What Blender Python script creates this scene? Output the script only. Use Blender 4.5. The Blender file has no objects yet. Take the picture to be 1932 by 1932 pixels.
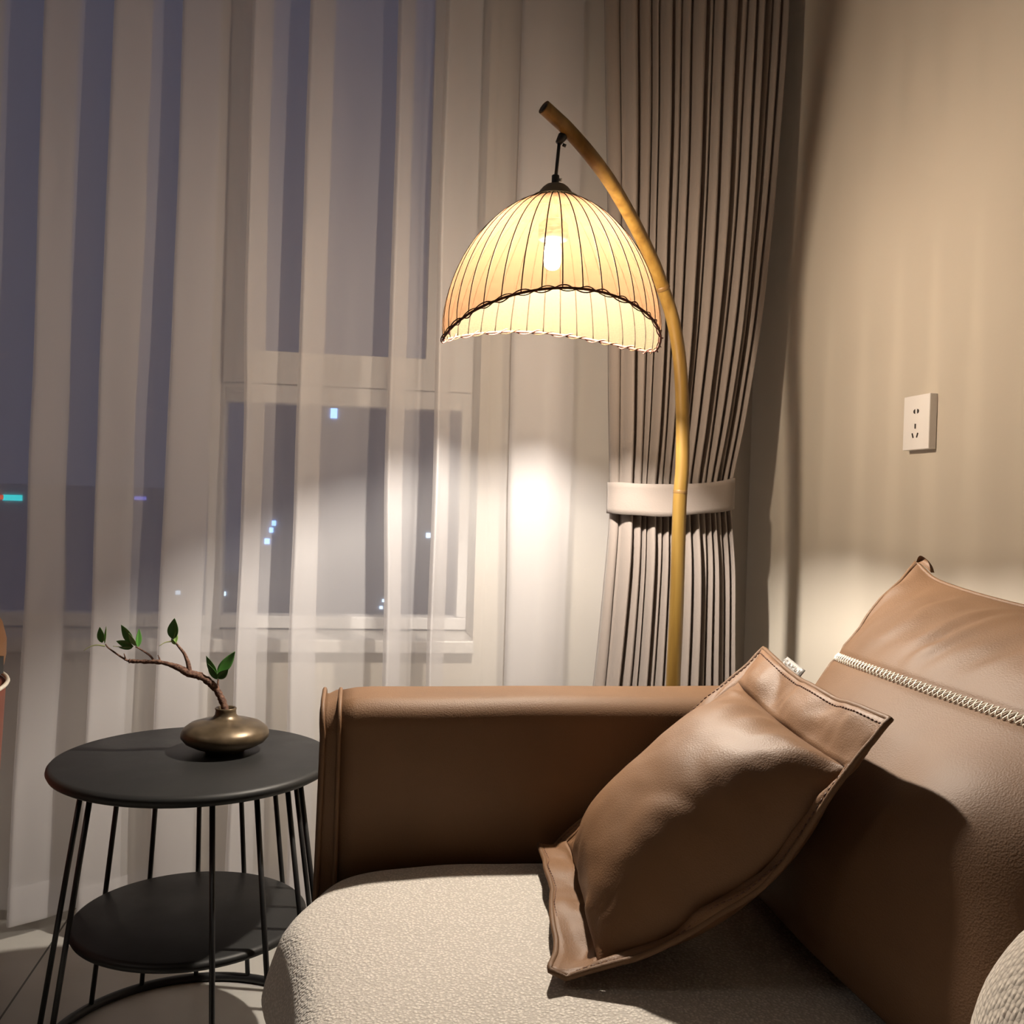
import bpy, bmesh, math, random
from mathutils import Vector, Matrix, noise
random.seed(7)
sc = bpy.context.scene
COL = sc.collection
R = math.radians
# ------------------------------------------------------------------ camera
CAM = Vector((0.0, 0.0, 0.98))
FPX, YAW, PITCH, ROLL = 1860.0, R(9), R(.65), .03
fw = Vector((math.sin(YAW)*math.cos(PITCH), math.cos(YAW)*math.cos(PITCH), -math.sin(PITCH)))
r0 = Vector((math.cos(YAW), -math.sin(YAW), 0)); u0 = r0.cross(fw)
rt = r0*math.cos(ROLL) + u0*math.sin(ROLL); up = u0*math.cos(ROLL) - r0*math.sin(ROLL)
cd = bpy.data.cameras.new('camera'); cam = bpy.data.objects.new('camera', cd); COL.objects.link(cam)
cd.sensor_width = 36; cd.lens = 36*FPX/1932; cd.clip_start = .02; cd.clip_end = 400
cam.matrix_world = Matrix(((rt.x, up.x, -fw.x, CAM.x), (rt.y, up.y, -fw.y, CAM.y), (rt.z, up.z, -fw.z, CAM.z), (0, 0, 0, 1)))
sc.camera = cam
# ------------------------------------------------------------------ world (night sky outside)
w = bpy.data.worlds.new('night_sky'); sc.world = w; w.use_nodes = True
bg = w.node_tree.nodes['Background']; bg.inputs[0].default_value = (.40, .45, .80, 1); bg.inputs[1].default_value = .12
# ------------------------------------------------------------------ fill light: unseen dim disk added to brighten the sheer's left side
la = bpy.data.lights.new('fill_light', 'AREA'); la.shape = 'DISK'; la.size = .6; la.energy = 4; la.color = (1, .88, .80)
lo = bpy.data.objects.new('fill_light', la); COL.objects.link(lo); lo.location = (-2.0, .8, 2.6)
BULB_STRENGTH = 6900.0
sc.view_settings.view_transform = 'Standard'; sc.view_settings.look = 'None'
sc.view_settings.exposure = 0.0; sc.view_settings.gamma = 1.0; sc.view_settings.use_curve_mapping = False
sc.cycles.max_bounces = 12; sc.cycles.transparent_max_bounces = 24; sc.cycles.sample_clamp_indirect = 6

# ------------------------------------------------------------------ helpers
def ray(x, y): return fw + rt*((x-966)/FPX) - up*((y-966)/FPX)
def atY(x, y, Y): d = ray(x, y); return CAM + d*((Y-CAM.y)/d.y)
def atX(x, y, X): d = ray(x, y); return CAM + d*((X-CAM.x)/d.x)
def atZ(x, y, Z): d = ray(x, y); return CAM + d*((Z-CAM.z)/d.z)
def lerp(a, b, t): return a+(b-a)*t
def sstep(a, b, x):
    t = max(0, min(1, (x-a)/(b-a))); return t*t*(3-2*t)
def table(tab, x):
    if x <= tab[0][0]: return tab[0][1]
    for (x0, y0), (x1, y1) in zip(tab, tab[1:]):
        if x <= x1: return lerp(y0, y1, (x-x0)/(x1-x0))
    return tab[-1][1]
def smooth_table(tab, x):
    n = len(tab)
    if x <= tab[0][0]: return tab[0][1]
    if x >= tab[-1][0]: return tab[-1][1]
    for i in range(n-1):
        x0, y0 = tab[i]; x1, y1 = tab[i+1]
        if x <= x1:
            m0 = (y1-tab[i-1][1])/(x1-tab[i-1][0]) if i else (y1-y0)/(x1-x0)
            m1 = (tab[i+2][1]-y0)/(tab[i+2][0]-x0) if i+2 < n else (y1-y0)/(x1-x0)
            h = x1-x0; t = (x-x0)/h
            return (2*t**3-3*t*t+1)*y0+(t**3-2*t*t+t)*h*m0+(-2*t**3+3*t*t)*y1+(t**3-t*t)*h*m1
def fbm(x, y, z=0.0, o=3):
    v = 0; a = 1
    for _ in range(o):
        v += a*noise.noise((x, y, z)); x *= 2.03; y *= 2.03; z *= 2.03; a *= .5
    return v
def catmull(pts, n):
    pts = [Vector(p) for p in pts]; out = []
    for i in range(len(pts)-1):
        p0 = pts[max(i-1, 0)]; p1 = pts[i]; p2 = pts[i+1]; p3 = pts[min(i+2, len(pts)-1)]
        for k in range(n):
            t = k/n
            out.append(.5*((2*p1)+(p2-p0)*t+(2*p0-5*p1+4*p2-p3)*t*t+(3*p1-p0-3*p2+p3)*t**3))
    out.append(pts[-1]); return out
class MB:
    def __init__(s): s.v = []; s.f = []
    def add(s, v, f):
        o = len(s.v); s.v += [tuple(p) for p in v]; s.f += [tuple(i+o for i in q) for q in f]; return s
    def tube(s, pts, rad, seg=10, closed=False, cap=True):
        pts = [Vector(p) for p in pts]; n = len(pts)
        rr = rad if callable(rad) else (lambda t: rad)
        T = []
        for i in range(n):
            a = pts[(i-1) % n] if (closed or i) else pts[0]; b = pts[(i+1) % n] if (closed or i < n-1) else pts[-1]
            T.append((b-a).normalized())
        x = T[0].orthogonal().normalized(); V = []
        for i in range(n):
            x = (x-T[i]*x.dot(T[i])).normalized(); y = T[i].cross(x); q = rr(i/max(1, n-1))
            for k in range(seg):
                a = 2*math.pi*k/seg; V.append(pts[i]+(x*math.cos(a)+y*math.sin(a))*q)
        F = []
        for i in range(n if closed else n-1):
            j = (i+1) % n
            for k in range(seg):
                l = (k+1) % seg; F.append((i*seg+k, i*seg+l, j*seg+l, j*seg+k))
        if cap and not closed: F += [tuple(range(seg))[::-1], tuple((n-1)*seg+k for k in range(seg))]
        return s.add(V, F)
    def lathe(s, prof, n=48, c=(0, 0, 0), wob=None):
        c = Vector(c); V = []; F = []; m = len(prof)
        for k in range(n):
            a = 2*math.pi*k/n
            for i, (r, z) in enumerate(prof): V.append(c+Vector((r*math.cos(a), r*math.sin(a), z)))
        for k in range(n):
            l = (k+1) % n
            for i in range(m-1): F.append((k*m+i, l*m+i, l*m+i+1, k*m+i+1))
        if prof[0][0] > 1e-6: F.append(tuple(k*m for k in range(n))[::-1])
        if prof[-1][0] > 1e-6: F.append(tuple(k*m+m-1 for k in range(n)))
        return s.add(V, F)
    def box(s, lo, hi):
        x0, y0, z0 = lo; x1, y1, z1 = hi
        return s.add([(x0, y0, z0), (x1, y0, z0), (x1, y1, z0), (x0, y1, z0), (x0, y0, z1), (x1, y0, z1), (x1, y1, z1), (x0, y1, z1)],
                     [(0, 3, 2, 1), (4, 5, 6, 7), (0, 1, 5, 4), (1, 2, 6, 5), (2, 3, 7, 6), (3, 0, 4, 7)])
    def grid(s, fn, nu, nv, wrapu=False):
        V = [fn(i/(nu if wrapu else nu-1), j/(nv-1)) for i in range(nu) for j in range(nv)]; F = []
        for i in range(nu if wrapu else nu-1):
            k = (i+1) % nu
            for j in range(nv-1): F.append((i*nv+j, k*nv+j, k*nv+j+1, i*nv+j+1))
        return s.add(V, F)
    def build(s, name, mat, parent=None, smooth=True, bevel=0, seg=3, weld=False, fix=False, loc=None):
        me = bpy.data.meshes.new(name); me.from_pydata([tuple(v) for v in s.v], [], s.f); me.update()
        bm = bmesh.new(); bm.from_mesh(me)
        if weld: bmesh.ops.remove_doubles(bm, verts=bm.verts, dist=1e-5)
        if bevel: bmesh.ops.bevel(bm, geom=list(bm.edges), offset=bevel, segments=seg, affect='EDGES', profile=.5)
        if fix: bmesh.ops.recalc_face_normals(bm, faces=bm.faces)
        for f in bm.faces: f.smooth = smooth
        bm.to_mesh(me); bm.free()
        o = bpy.data.objects.new(name, me); COL.objects.link(o)
        if mat: me.materials.append(mat)
        if parent:
            o.parent = parent; p = Vector((0, 0, 0)); q = parent
            while q: p += q.location; q = q.parent
            me.transform(Matrix.Translation(-p))
        return o
def rbox(lo, hi, b, seg=4): 
    m = MB(); m.box(lo, hi); return m
def empty(name, loc): 
    o = bpy.data.objects.new(name, None); COL.objects.link(o); o.location = loc; o.empty_display_size = .05; return o
def tag(o, label=None, cat=None, group=None, kind=None):
    if label: o['label'] = label
    if cat: o['category'] = cat
    if group: o['group'] = group
    if kind: o['kind'] = kind
    return o
def thing(name, loc, label, cat, group=None): return tag(empty(name, loc), label, cat, group)
def struct(o): o['kind'] = 'structure'; return o

# ------------------------------------------------------------------ materials
def mat(name, color, rough=.5, metal=0, spec=.5, sheen=0):
    m = bpy.data.materials.new(name); m.use_nodes = True; b = m.node_tree.nodes['Principled BSDF']
    b.inputs['Base Color'].default_value = (*color, 1); b.inputs['Roughness'].default_value = rough; b.inputs['Metallic'].default_value = metal
    b.inputs['Specular IOR Level'].default_value = spec
    if sheen: b.inputs['Sheen Weight'].default_value = sheen
    return m
def nd(m, t, **kw):
    n = m.node_tree.nodes.new(t)
    for k, v in kw.items():
        if k in n.inputs: n.inputs[k].default_value = v
        else: setattr(n, k, v)
    return n
def lk(m, a, b): m.node_tree.links.new(a, b)
def bump(m, tex_out, strength, dist):
    b = m.node_tree.nodes['Principled BSDF']; bp = nd(m, 'ShaderNodeBump'); bp.inputs['Strength'].default_value = strength; bp.inputs['Distance'].default_value = dist
    lk(m, tex_out, bp.inputs['Height']); lk(m, bp.outputs[0], b.inputs['Normal']); return bp
def ramp(m, fac, stops):
    r = nd(m, 'ShaderNodeValToRGB'); e = r.color_ramp.elements
    while len(e) > len(stops): e.remove(e[-1])
    while len(e) < len(stops): e.new(.5)
    for q, (p, c) in zip(e, stops): q.position = p; q.color = (*c, 1) if len(c) == 3 else c
    lk(m, fac, r.inputs[0]); return r.outputs[0]
def coords(m, scale=(1, 1, 1)):
    t = nd(m, 'ShaderNodeTexCoord'); mp = nd(m, 'ShaderNodeMapping'); mp.inputs['Scale'].default_value = scale
    lk(m, t.outputs['Object'], mp.inputs[0]); return mp.outputs[0]
def bsdf(m): return m.node_tree.nodes['Principled BSDF']

def leather_mat(name, col, rough=.45):
    m = mat(name, col, rough, spec=.30); c = coords(m)
    n1 = nd(m, 'ShaderNodeTexNoise', Scale=420.0, Detail=3.0); n2 = nd(m, 'ShaderNodeTexVoronoi', Scale=480.0); n3 = nd(m, 'ShaderNodeTexNoise', Scale=6.0, Detail=3.0)
    for n in (n1, n2, n3): lk(m, c, n.inputs['Vector'])
    ad = nd(m, 'ShaderNodeMath', operation='ADD'); lk(m, n1.outputs[0], ad.inputs[0]); lk(m, n2.outputs[0], ad.inputs[1])
    bump(m, ad.outputs[0], .25, .0009)
    lk(m, ramp(m, n3.outputs[0], [(.3, tuple(x*.88 for x in col)), (.7, tuple(min(1, x*1.1) for x in col))]), bsdf(m).inputs['Base Color'])
    return m
LEATHER = leather_mat('brown_leather', (.135, .072, .036), .6)
LEATHER_SOFT = leather_mat('soft_brown_leather', (.165, .086, .042), .56)
LEATHER_DARK = leather_mat('dark_piping_leather', (.10, .045, .03), .4)
THREAD = mat('cream_thread', (.85, .80, .70), .7)
def boucle_mat():
    m = mat('grey_boucle_fabric', (.62, .57, .51), .95, spec=.1, sheen=.3); c = coords(m)
    v = nd(m, 'ShaderNodeTexVoronoi', Scale=260.0); n = nd(m, 'ShaderNodeTexNoise', Scale=330.0, Detail=4.0)
    lk(m, c, v.inputs['Vector']); lk(m, c, n.inputs['Vector'])
    ad = nd(m, 'ShaderNodeMath', operation='SUBTRACT'); lk(m, n.outputs[0], ad.inputs[0]); lk(m, v.outputs[0], ad.inputs[1])
    bump(m, ad.outputs[0], .75, .0024)
    lk(m, ramp(m, ad.outputs[0], [(-.0, (.47, .43, .385)), (.35, (.70, .645, .58))]), bsdf(m).inputs['Base Color'])
    return m
BOUCLE = boucle_mat()
def knit_mat():
    m = mat('cream_knit_fabric', (.60, .53, .45), .95, spec=.1, sheen=.2); c = coords(m, (1, 1, 1))
    v = nd(m, 'ShaderNodeTexVoronoi', Scale=190.0, Randomness=.35); lk(m, c, v.inputs['Vector'])
    iv = nd(m, 'ShaderNodeMath', operation='MULTIPLY'); iv.inputs[1].default_value = -1; lk(m, v.outputs[0], iv.inputs[0])
    bump(m, iv.outputs[0], .8, .003)
    lk(m, ramp(m, v.outputs[0], [(.1, (.62, .55, .47)), (.75, (.40, .35, .30))]), bsdf(m).inputs['Base Color'])
    return m
KNIT = knit_mat()
def wall_mat(name, col, bs=.06):
    m = mat(name, col, .9, spec=.15); c = coords(m); n = nd(m, 'ShaderNodeTexNoise', Scale=260.0, Detail=3.0); lk(m, c, n.inputs['Vector']); bump(m, n.outputs[0], bs, .001); return m
WALL = wall_mat('warm_greige_wall_paint', (.575, .525, .455)); CEIL = wall_mat('ceiling_paint', (.8, .78, .75))
def drape_mat():
    m = mat('greige_linen_drape', (.40, .345, .30), .92, spec=.08, sheen=.15); c = coords(m, (900, 900, 120)); c2 = coords(m, (220, 220, 900))
    a = nd(m, 'ShaderNodeTexNoise', Scale=1.0, Detail=2.0); b = nd(m, 'ShaderNodeTexNoise', Scale=1.0, Detail=2.0)
    lk(m, c, a.inputs['Vector']); lk(m, c2, b.inputs['Vector'])
    ad = nd(m, 'ShaderNodeMath', operation='ADD'); lk(m, a.outputs[0], ad.inputs[0]); lk(m, b.outputs[0], ad.inputs[1]); bump(m, ad.outputs[0], .35, .001)
    lk(m, ramp(m, ad.outputs[0], [(.38, (.178, .148, .133)), (.62, (.262, .224, .204))]), bsdf(m).inputs['Base Color'])
    return m
DRAPE = drape_mat()
def cloth_mat(name, dif, trans, clear, wd, wt, wc, fine=0):
    """woven cloth: open weave lets some light straight through, threads scatter to both sides"""
    m = bpy.data.materials.new(name); m.use_nodes = True; nt = m.node_tree; nt.nodes.remove(nt.nodes['Principled BSDF']); out = nt.nodes['Material Output']
    d = nd(m, 'ShaderNodeBsdfDiffuse'); d.inputs[0].default_value = (*dif, 1)
    t = nd(m, 'ShaderNodeBsdfTranslucent'); t.inputs[0].default_value = (*trans, 1)
    c = nd(m, 'ShaderNodeBsdfTransparent'); c.inputs[0].default_value = (*clear, 1)
    m1 = nd(m, 'ShaderNodeMixShader'); m1.inputs[0].default_value = wt/(wd+wt); lk(m, d.outputs[0], m1.inputs[1]); lk(m, t.outputs[0], m1.inputs[2])
    m2 = nd(m, 'ShaderNodeMixShader'); m2.inputs[0].default_value = wc; lk(m, m1.outputs[0], m2.inputs[1]); lk(m, c.outputs[0], m2.inputs[2])
    if fine:
        cc = coords(m, (500, 500, 90)); ce = coords(m, (90, 90, 500)); a = nd(m, 'ShaderNodeTexNoise', Scale=1.0, Detail=2.0); b = nd(m, 'ShaderNodeTexNoise', Scale=1.0, Detail=2.0)
        lk(m, cc, a.inputs['Vector']); lk(m, ce, b.inputs['Vector']); ad = nd(m, 'ShaderNodeMath', operation='ADD'); lk(m, a.outputs[0], ad.inputs[0]); lk(m, b.outputs[0], ad.inputs[1])
        mr = nd(m, 'ShaderNodeMapRange'); mr.inputs[1].default_value = .75; mr.inputs[2].default_value = 1.25; mr.inputs[3].default_value = wc-fine; mr.inputs[4].default_value = wc+fine
        lk(m, ad.outputs[0], mr.inputs[0]); lk(m, mr.outputs[0], m2.inputs[0])
        if fine:
            sc_ = nd(m, 'ShaderNodeMapRange'); sc_.inputs[1].default_value = .75; sc_.inputs[2].default_value = 1.25; sc_.inputs[3].default_value = 1.35; sc_.inputs[4].default_value = .65
            lk(m, ad.outputs[0], sc_.inputs[0]); vm = nd(m, 'ShaderNodeVectorMath', operation='SCALE'); vm.inputs[0].default_value = trans; lk(m, sc_.outputs[0], vm.inputs['Scale']); lk(m, vm.outputs[0], t.inputs[0])
    lk(m, m2.outputs[0], out.inputs[0]); return m
SHEER = cloth_mat('sheer_voile', (.76, .745, .76), (.76, .745, .76), (1, 1, 1), .55, .45, .52)
SHADE = cloth_mat('lamp_linen', (.060, .050, .030), (.042, .0208, .0103), (1, .90, .78), .5, .5, .175, .05)
def bamboo_mat():
    m = mat('bamboo', (.48, .30, .06), .42, spec=.4); c = coords(m, (60, 60, 4)); n = nd(m, 'ShaderNodeTexNoise', Scale=1.0, Detail=4.0); lk(m, c, n.inputs['Vector'])
    lk(m, ramp(m, n.outputs[0], [(.3, (.115, .062, .012)), (.5, (.165, .096, .019)), (.72, (.21, .13, .032))]), bsdf(m).inputs['Base Color']); bump(m, n.outputs[0], .15, .001); return m
BAMBOO = bamboo_mat(); BAMBOO_CUT = mat('bamboo_cut_end', (.16, .10, .05), .8); BAMBOO_NODE = mat('bamboo_node', (.13, .07, .018), .5)
BLACK = mat('black_metal', (.012, .012, .013), .42, spec=.5); CHROME = mat('steel_screw', (.6, .6, .6), .3, 1)
CAPM = mat('bronze_cap', (.17, .145, .11), .5, .3); RATTAN = mat('brown_rattan_cord', (.085, .032, .023), .7, spec=.15); RIBM = mat('bamboo_rib', (.010, .0048, .002), .7, spec=.1); CORD_L = mat('tan_cord', (.05, .024, .009), .7, spec=.15)
def tabletop_mat():
    m = mat('matte_black_tabletop', (.016, .016, .016), .5, spec=.33); c = coords(m); n = nd(m, 'ShaderNodeTexNoise', Scale=300.0, Detail=2.0); lk(m, c, n.inputs['Vector']); bump(m, n.outputs[0], .12, .0006)
    n2 = nd(m, 'ShaderNodeTexNoise', Scale=9.0, Detail=4.0); lk(m, c, n2.inputs['Vector']); lk(m, ramp(m, n2.outputs[0], [(.3, (.44,)*3), (.7, (.56,)*3)]), bsdf(m).inputs['Roughness']); return m
TTOP = tabletop_mat()
def vase_mat():
    m = mat('bronze_glaze', (.10, .075, .045), .36, .55); c = coords(m); n = nd(m, 'ShaderNodeTexNoise', Scale=40.0, Detail=5.0); lk(m, c, n.inputs['Vector'])
    lk(m, ramp(m, n.outputs[0], [(.3, (.085, .062, .038)), (.7, (.15, .11, .068))]), bsdf(m).inputs['Base Color']); lk(m, ramp(m, n.outputs[0], [(.3, (.30,)*3), (.7, (.46,)*3)]), bsdf(m).inputs['Roughness']); return m
VASE = vase_mat()
def bark_mat():
    m = mat('bark', (.10, .05, .035), .8, spec=.2); c = coords(m, (250, 250, 250)); n = nd(m, 'ShaderNodeTexNoise', Scale=1.0, Detail=4.0); lk(m, c, n.inputs['Vector'])
    lk(m, ramp(m, n.outputs[0], [(.35, (.06, .03, .024)), (.65, (.17, .095, .065))]), bsdf(m).inputs['Base Color']); bump(m, n.outputs[0], .8, .002); return m
BARK = bark_mat(); LEAF = mat('green_leaf', (.055, .17, .03), .4, spec=.5); LEAFL = mat('young_green_leaf', (.20, .33, .09), .45); STEMG = mat('green_stem', (.20, .22, .08), .6)
FRAME = mat('window_frame_paint', (.82, .81, .82), .5); SILL = mat('sill_stone', (.66, .63, .60), .25)
def glass_mat():
    m = bpy.data.materials.new('window_glass'); m.use_nodes = True; nt = m.node_tree; nt.nodes.remove(nt.nodes['Principled BSDF'])
    t = nd(m, 'ShaderNodeBsdfTransparent'); g = nd(m, 'ShaderNodeBsdfGlossy'); g.inputs['Roughness'].default_value = .02; g.inputs[0].default_value = (1, 1, 1, 1)
    f = nd(m, 'ShaderNodeFresnel', IOR=1.45); x = nd(m, 'ShaderNodeMixShader'); mu = nd(m, 'ShaderNodeMath', operation='MULTIPLY'); mu.inputs[1].default_value = .35; lk(m, f.outputs[0], mu.inputs[0]); lk(m, mu.outputs[0], x.inputs[0]); lk(m, t.outputs[0], x.inputs[1]); lk(m, g.outputs[0], x.inputs[2]); lk(m, x.outputs[0], nt.nodes['Material Output'].inputs[0]); return m
GLASS = glass_mat()
def tile_mat():
    m = mat('grey_floor_tile', (.3, .29, .27), .38, spec=.4)
    t = nd(m, 'ShaderNodeTexCoord'); mp = nd(m, 'ShaderNodeMapping'); mp.inputs['Location'].default_value = (.62, .35, 0); lk(m, t.outputs['Object'], mp.inputs[0])
    br = nd(m, 'ShaderNodeTexBrick', Scale=1.0); br.offset = 0; br.inputs['Brick Width'].default_value = .75; br.inputs['Row Height'].default_value = 1.5; br.inputs['Mortar Size'].default_value = .0022; br.inputs['Mortar Smooth'].default_value = .1
    lk(m, mp.outputs[0], br.inputs['Vector']); n = nd(m, 'ShaderNodeTexNoise', Scale=5.0, Detail=6.0); lk(m, mp.outputs[0], n.inputs['Vector'])
    base = ramp(m, n.outputs[0], [(.3, (.42, .41, .385)), (.7, (.52, .505, .475))]); lk(m, base, br.inputs['Color1']); lk(m, base, br.inputs['Color2']); br.inputs['Mortar'].default_value = (.07, .065, .06, 1)
    lk(m, br.outputs[0], bsdf(m).inputs['Base Color']); return m
TILE = tile_mat()
def emis(name, col, s):
    m = bpy.data.materials.new(name); m.use_nodes = True; nt = m.node_tree; nt.nodes.remove(nt.nodes['Principled BSDF']); e = nd(m, 'ShaderNodeEmission'); e.inputs[0].default_value = (*col, 1); e.inputs[1].default_value = s
    lk(m, e.outputs[0], nt.nodes['Material Output'].inputs[0]); return m
PLASTIC = mat('white_plastic', (.86, .84, .84), .25); HOLE = mat('socket_hole', (.02, .015, .015), .6)
CONC = mat('tower_concrete', (.55, .55, .6), .9)
TAGM = mat('grey_satin_tag', (.24, .225, .21), .5); TAGW = mat('white_tag_print', (.9, .88, .85), .6)

# ------------------------------------------------------------------ room shell
XW, YW, ZC = 1.035, 2.50, 2.72          # right wall, window wall, ceiling
XL, YB = -3.4, -3.2
struct(MB().box((XL-.2, YB-.2, -.15), (XW+.2, YW+.28, 0)).build('floor', TILE, smooth=False))
struct(MB().box((XL-.2, YB-.2, ZC), (XW+.2, YW+.28, ZC+.15)).build('ceiling', CEIL, smooth=False))
struct(MB().box((XW, YB-.2, 0), (XW+.2, YW+.28, ZC)).build('wall_right', WALL, smooth=False))
DIM = wall_mat('dark_unseen_wall', (.20, .15, .11))  # dark colour put on the unseen walls to cut bounced light
struct(MB().box((XL-.2, YB-.2, 0), (XL, YW+.28, ZC)).build('wall_left', DIM, smooth=False))
struct(MB().box((XL, YB-.2, 0), (XW, YB, ZC)).build('wall_front', DIM, smooth=False))
YF = 2.66                                # window frame plane
pw = lambda x, y: atY(x, y, YF)
x_post0, x_post1, x_right = pw(393, 950).x, pw(421, 950).x, pw(893, 720).x
z_gl, z_sill = pw(600, 1162).z, .615
x_openL, z_top = -2.4, 2.45
wb = MB()
wb.box((XL, YW, 0), (x_openL, YW+.28, ZC)); wb.box((x_right, YW, 0), (XW, YW+.28, ZC))
wb.box((x_openL, YW, 0), (x_right, YW+.28, z_sill)); wb.box((x_openL, YW, z_top), (x_right, YW+.28, ZC))
struct(wb.build('wall_back', WALL, smooth=False))
win = struct(empty('window_1', (-1.0, YF, z_sill)))
def fbox(name, x0, x1, z0, z1, d=.06, m=None, y=YF): return MB().box((x0, y-.012, z0), (x1, y+d, z1)).build(name, m or FRAME, win, smooth=False, bevel=.003, seg=2)
z665, z725, z757 = pw(640, 672).z, pw(640, 731).z, pw(640, 766).z
fbox('mullion', x_post0, x_post1, z_sill, z_top, .07)
fbox('frame_rail', x_openL, x_post0, z_sill+.012, z_gl); fbox('frame_rail', x_post1, x_right, z_sill+.012, z_gl)
fbox('frame_rail', x_openL, x_post0, z_top-.06, z_top); fbox('frame_rail', x_post1, x_right, z_top-.06, z_top)
fbox('frame_rail', x_post1, pw(868, 900).x, z757, z725); fbox('frame_jamb', pw(866, 950).x, x_right, z_gl, z_top-.06)
fbox('frame_jamb', x_openL, x_openL+.06, z_gl, z_top-.06)
sash = MB(); ys = YF-.03
def sb(x0, x1, z0, z1): sash.box((x0, ys, z0), (x1, YF+.03, z1))
sx0, sx1 = x_post1-.004, pw(889, 690).x; gx0, gx1 = pw(467, 500).x, pw(805, 600).x
sb(sx0, sx1, z725, z665); sb(sx0, gx0, z665, z_top-.06); sb(gx1, sx1, z665, z_top-.06); sb(gx0, gx1, z_top-.12, z_top-.06)
sash.build('opening_sash', FRAME, win, smooth=False)
def pane(x0, x1, z0, z1, y=YF+.02): MB().box((x0, y, z0), (x1, y+.006, z1)).build('pane', GLASS, win, smooth=False)
pane(x_openL+.05, x_post0+.005, z_gl-.005, z_top-.05); pane(x_post1-.005, pw(868, 900).x, z_gl-.005, z757+.005); pane(gx0-.005, gx1+.005, z665-.005, z_top-.11)
MB().box((x_openL, YW-.03, z_sill-.025), (x_right, YF+.0, z_sill+.008)).build('window_sill', SILL, win, smooth=False, bevel=.004, seg=2)

# ------------------------------------------------------------------ night city outside (far away, below and above eye level)
YO = 42.0
po = lambda x, y, Y=YO: atY(x, y, Y)
BLUE = emis('blue_lit_window', (.25, .48, 1), 3.0); WHITEB = emis('cool_lit_window', (.55, .75, 1), 2.6); CYAN = emis('cyan_sign_light', (.02, .75, .80), 1.3); REDS = emis('red_sign_light', (1, .12, .05), .8); VIOL = emis('violet_sign_light', (.25, .25, .9), .7)
def tower(x0, x1, ytop, label, lights, Y=YO):
    a = po(x0, ytop, Y); b = po(x1, ytop, Y); t = thing('tower_block', ((a.x+b.x)/2, Y+4, -30), label, 'building')
    MB().box((a.x, Y, -30), (b.x, Y+3, a.z)).build('facade', CONC, t, smooth=False)
    for nm, x, y, w_, h_, m in lights:
        c = po(x, y, Y); s = c.y/FPX
        MB().box((c.x-w_*s/2, Y-.08, c.z-h_*s/2), (c.x+w_*s/2, Y+.05, c.z+h_*s/2)).build(nm, m, t, smooth=False)
tower(478, 880, 735, 'tall unlit tower beyond the narrow right window pane with a few blue lit windows',
      [('lit_window', 630, 780, 12, 18, BLUE), ('lit_window', 517, 987, 7, 9, BLUE), ('lit_window', 512, 1000, 7, 9, BLUE), ('lit_window', 504, 1021, 9, 10, BLUE), ('lit_window', 808, 1010, 8, 9, WHITEB), ('lit_window', 723, 1133, 4, 5, WHITEB), ('lit_window', 719, 1146, 6, 5, WHITEB)])
tower(318, 462, 1085, 'low unlit block beyond the window mullion with two small lit windows', [('lit_window', 336, 1118, 8, 7, WHITEB), ('lit_window', 423, 1120, 6, 7, WHITEB)], 52)
tower(-60, 300, 910, 'distant block at far left carrying a cyan and red light strip', [('sign_light', 24, 939, 32, 10, CYAN), ('sign_light', 2, 938, 10, 8, REDS), ('sign_light', 265, 940, 20, 6, VIOL)], 47)

# ------------------------------------------------------------------ sheer curtain
YS = 2.33
bands = [(65, 125), (198, 262), (325, 398), (462, 500), (570, 616), (733, 768), (822, 857), (972, 1088)]
xs = [(atY(a, 600, 2.29).x, atY(b, 600, 2.29).x) for a, b in bands]
more = []; q = xs[0][0]
while q > -2.4: q -= .165; more.append((q, q+.07))
xs = more[::-1]+xs
def sheer_profile():
    P = [(-2.5, YS)]; n = len(xs)
    for i, (a, b) in enumerate(xs):
        w_ = b-a; dep = .066+.010*math.sin(i*2.3)+.03*sstep(n-5, n-2, i)
        nxt = xs[i+1][0] if i+1 < n else b+.17
        if i == n-1: P += [(a-.03, YS+.004), (a+w_*.5, YS+.006), (b-.006, YS+.002), (b, YS-.012), (b-.006, YS-.02), (a+w_*.5, YS-.022), (a+.006, YS-.026), (a, YS-.034), (a+.008, YS-.050), (a+w_*.28, YS-.060), (a+w_*.5, YS-.064), (a+w_*.75, YS-.05), (b, YS-.030), (b+.04, YS-.020), (b+.10, YS-.012), (b+.17, YS-.01)]; break
        P += [(a-.012, YS+.010), (a+w_*.45, YS+.012), (b-.007, YS+.006), (b, YS-dep*.22), (b-.008, YS-dep*.42), (a+w_*.5, YS-dep*.52), (a+.008, YS-dep*.64), (a, YS-dep*.86), (a+.008, YS-dep*1.10), (a+w_*.45, YS-dep*.90), (b-.004, YS-dep*.56), (b+.018, YS-dep*.28), (b+.30*(nxt-b)+.01, YS-.004), (b+.62*(nxt-b), YS+.006)]
    return P
prof = catmull([Vector((x, y, 0)) for x, y in sheer_profile()], 5)
def sheer_pt(p, z, push=0):
    t = (2.62-z)/2.6
    x = p.x+.010*fbm(p.x*5, z*.9, 3.1)*t*2; amp = .80+.35*t
    x += .010*(z-1.25)*sstep(-.1, -.7, p.x)
    y = YS-.01+(p.y-YS+.01)*amp+.012*fbm(p.x*4+9, z*1.3, 1.7)*t
    return Vector((x, y-push, z))
cs = thing('sheer_curtain', (-.6, YS, 2.62), 'white sheer floor-length curtain hanging in soft folds across the window', 'curtain')
np_ = len(prof); NZ = 40; zb = .034
def sheer_grid(z0, z1, nz, push=0):
    m = MB(); m.grid(lambda i, j: sheer_pt(prof[round(i*(np_-1))], lerp(z0, z1, j), push), np_, nz); return m
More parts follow.
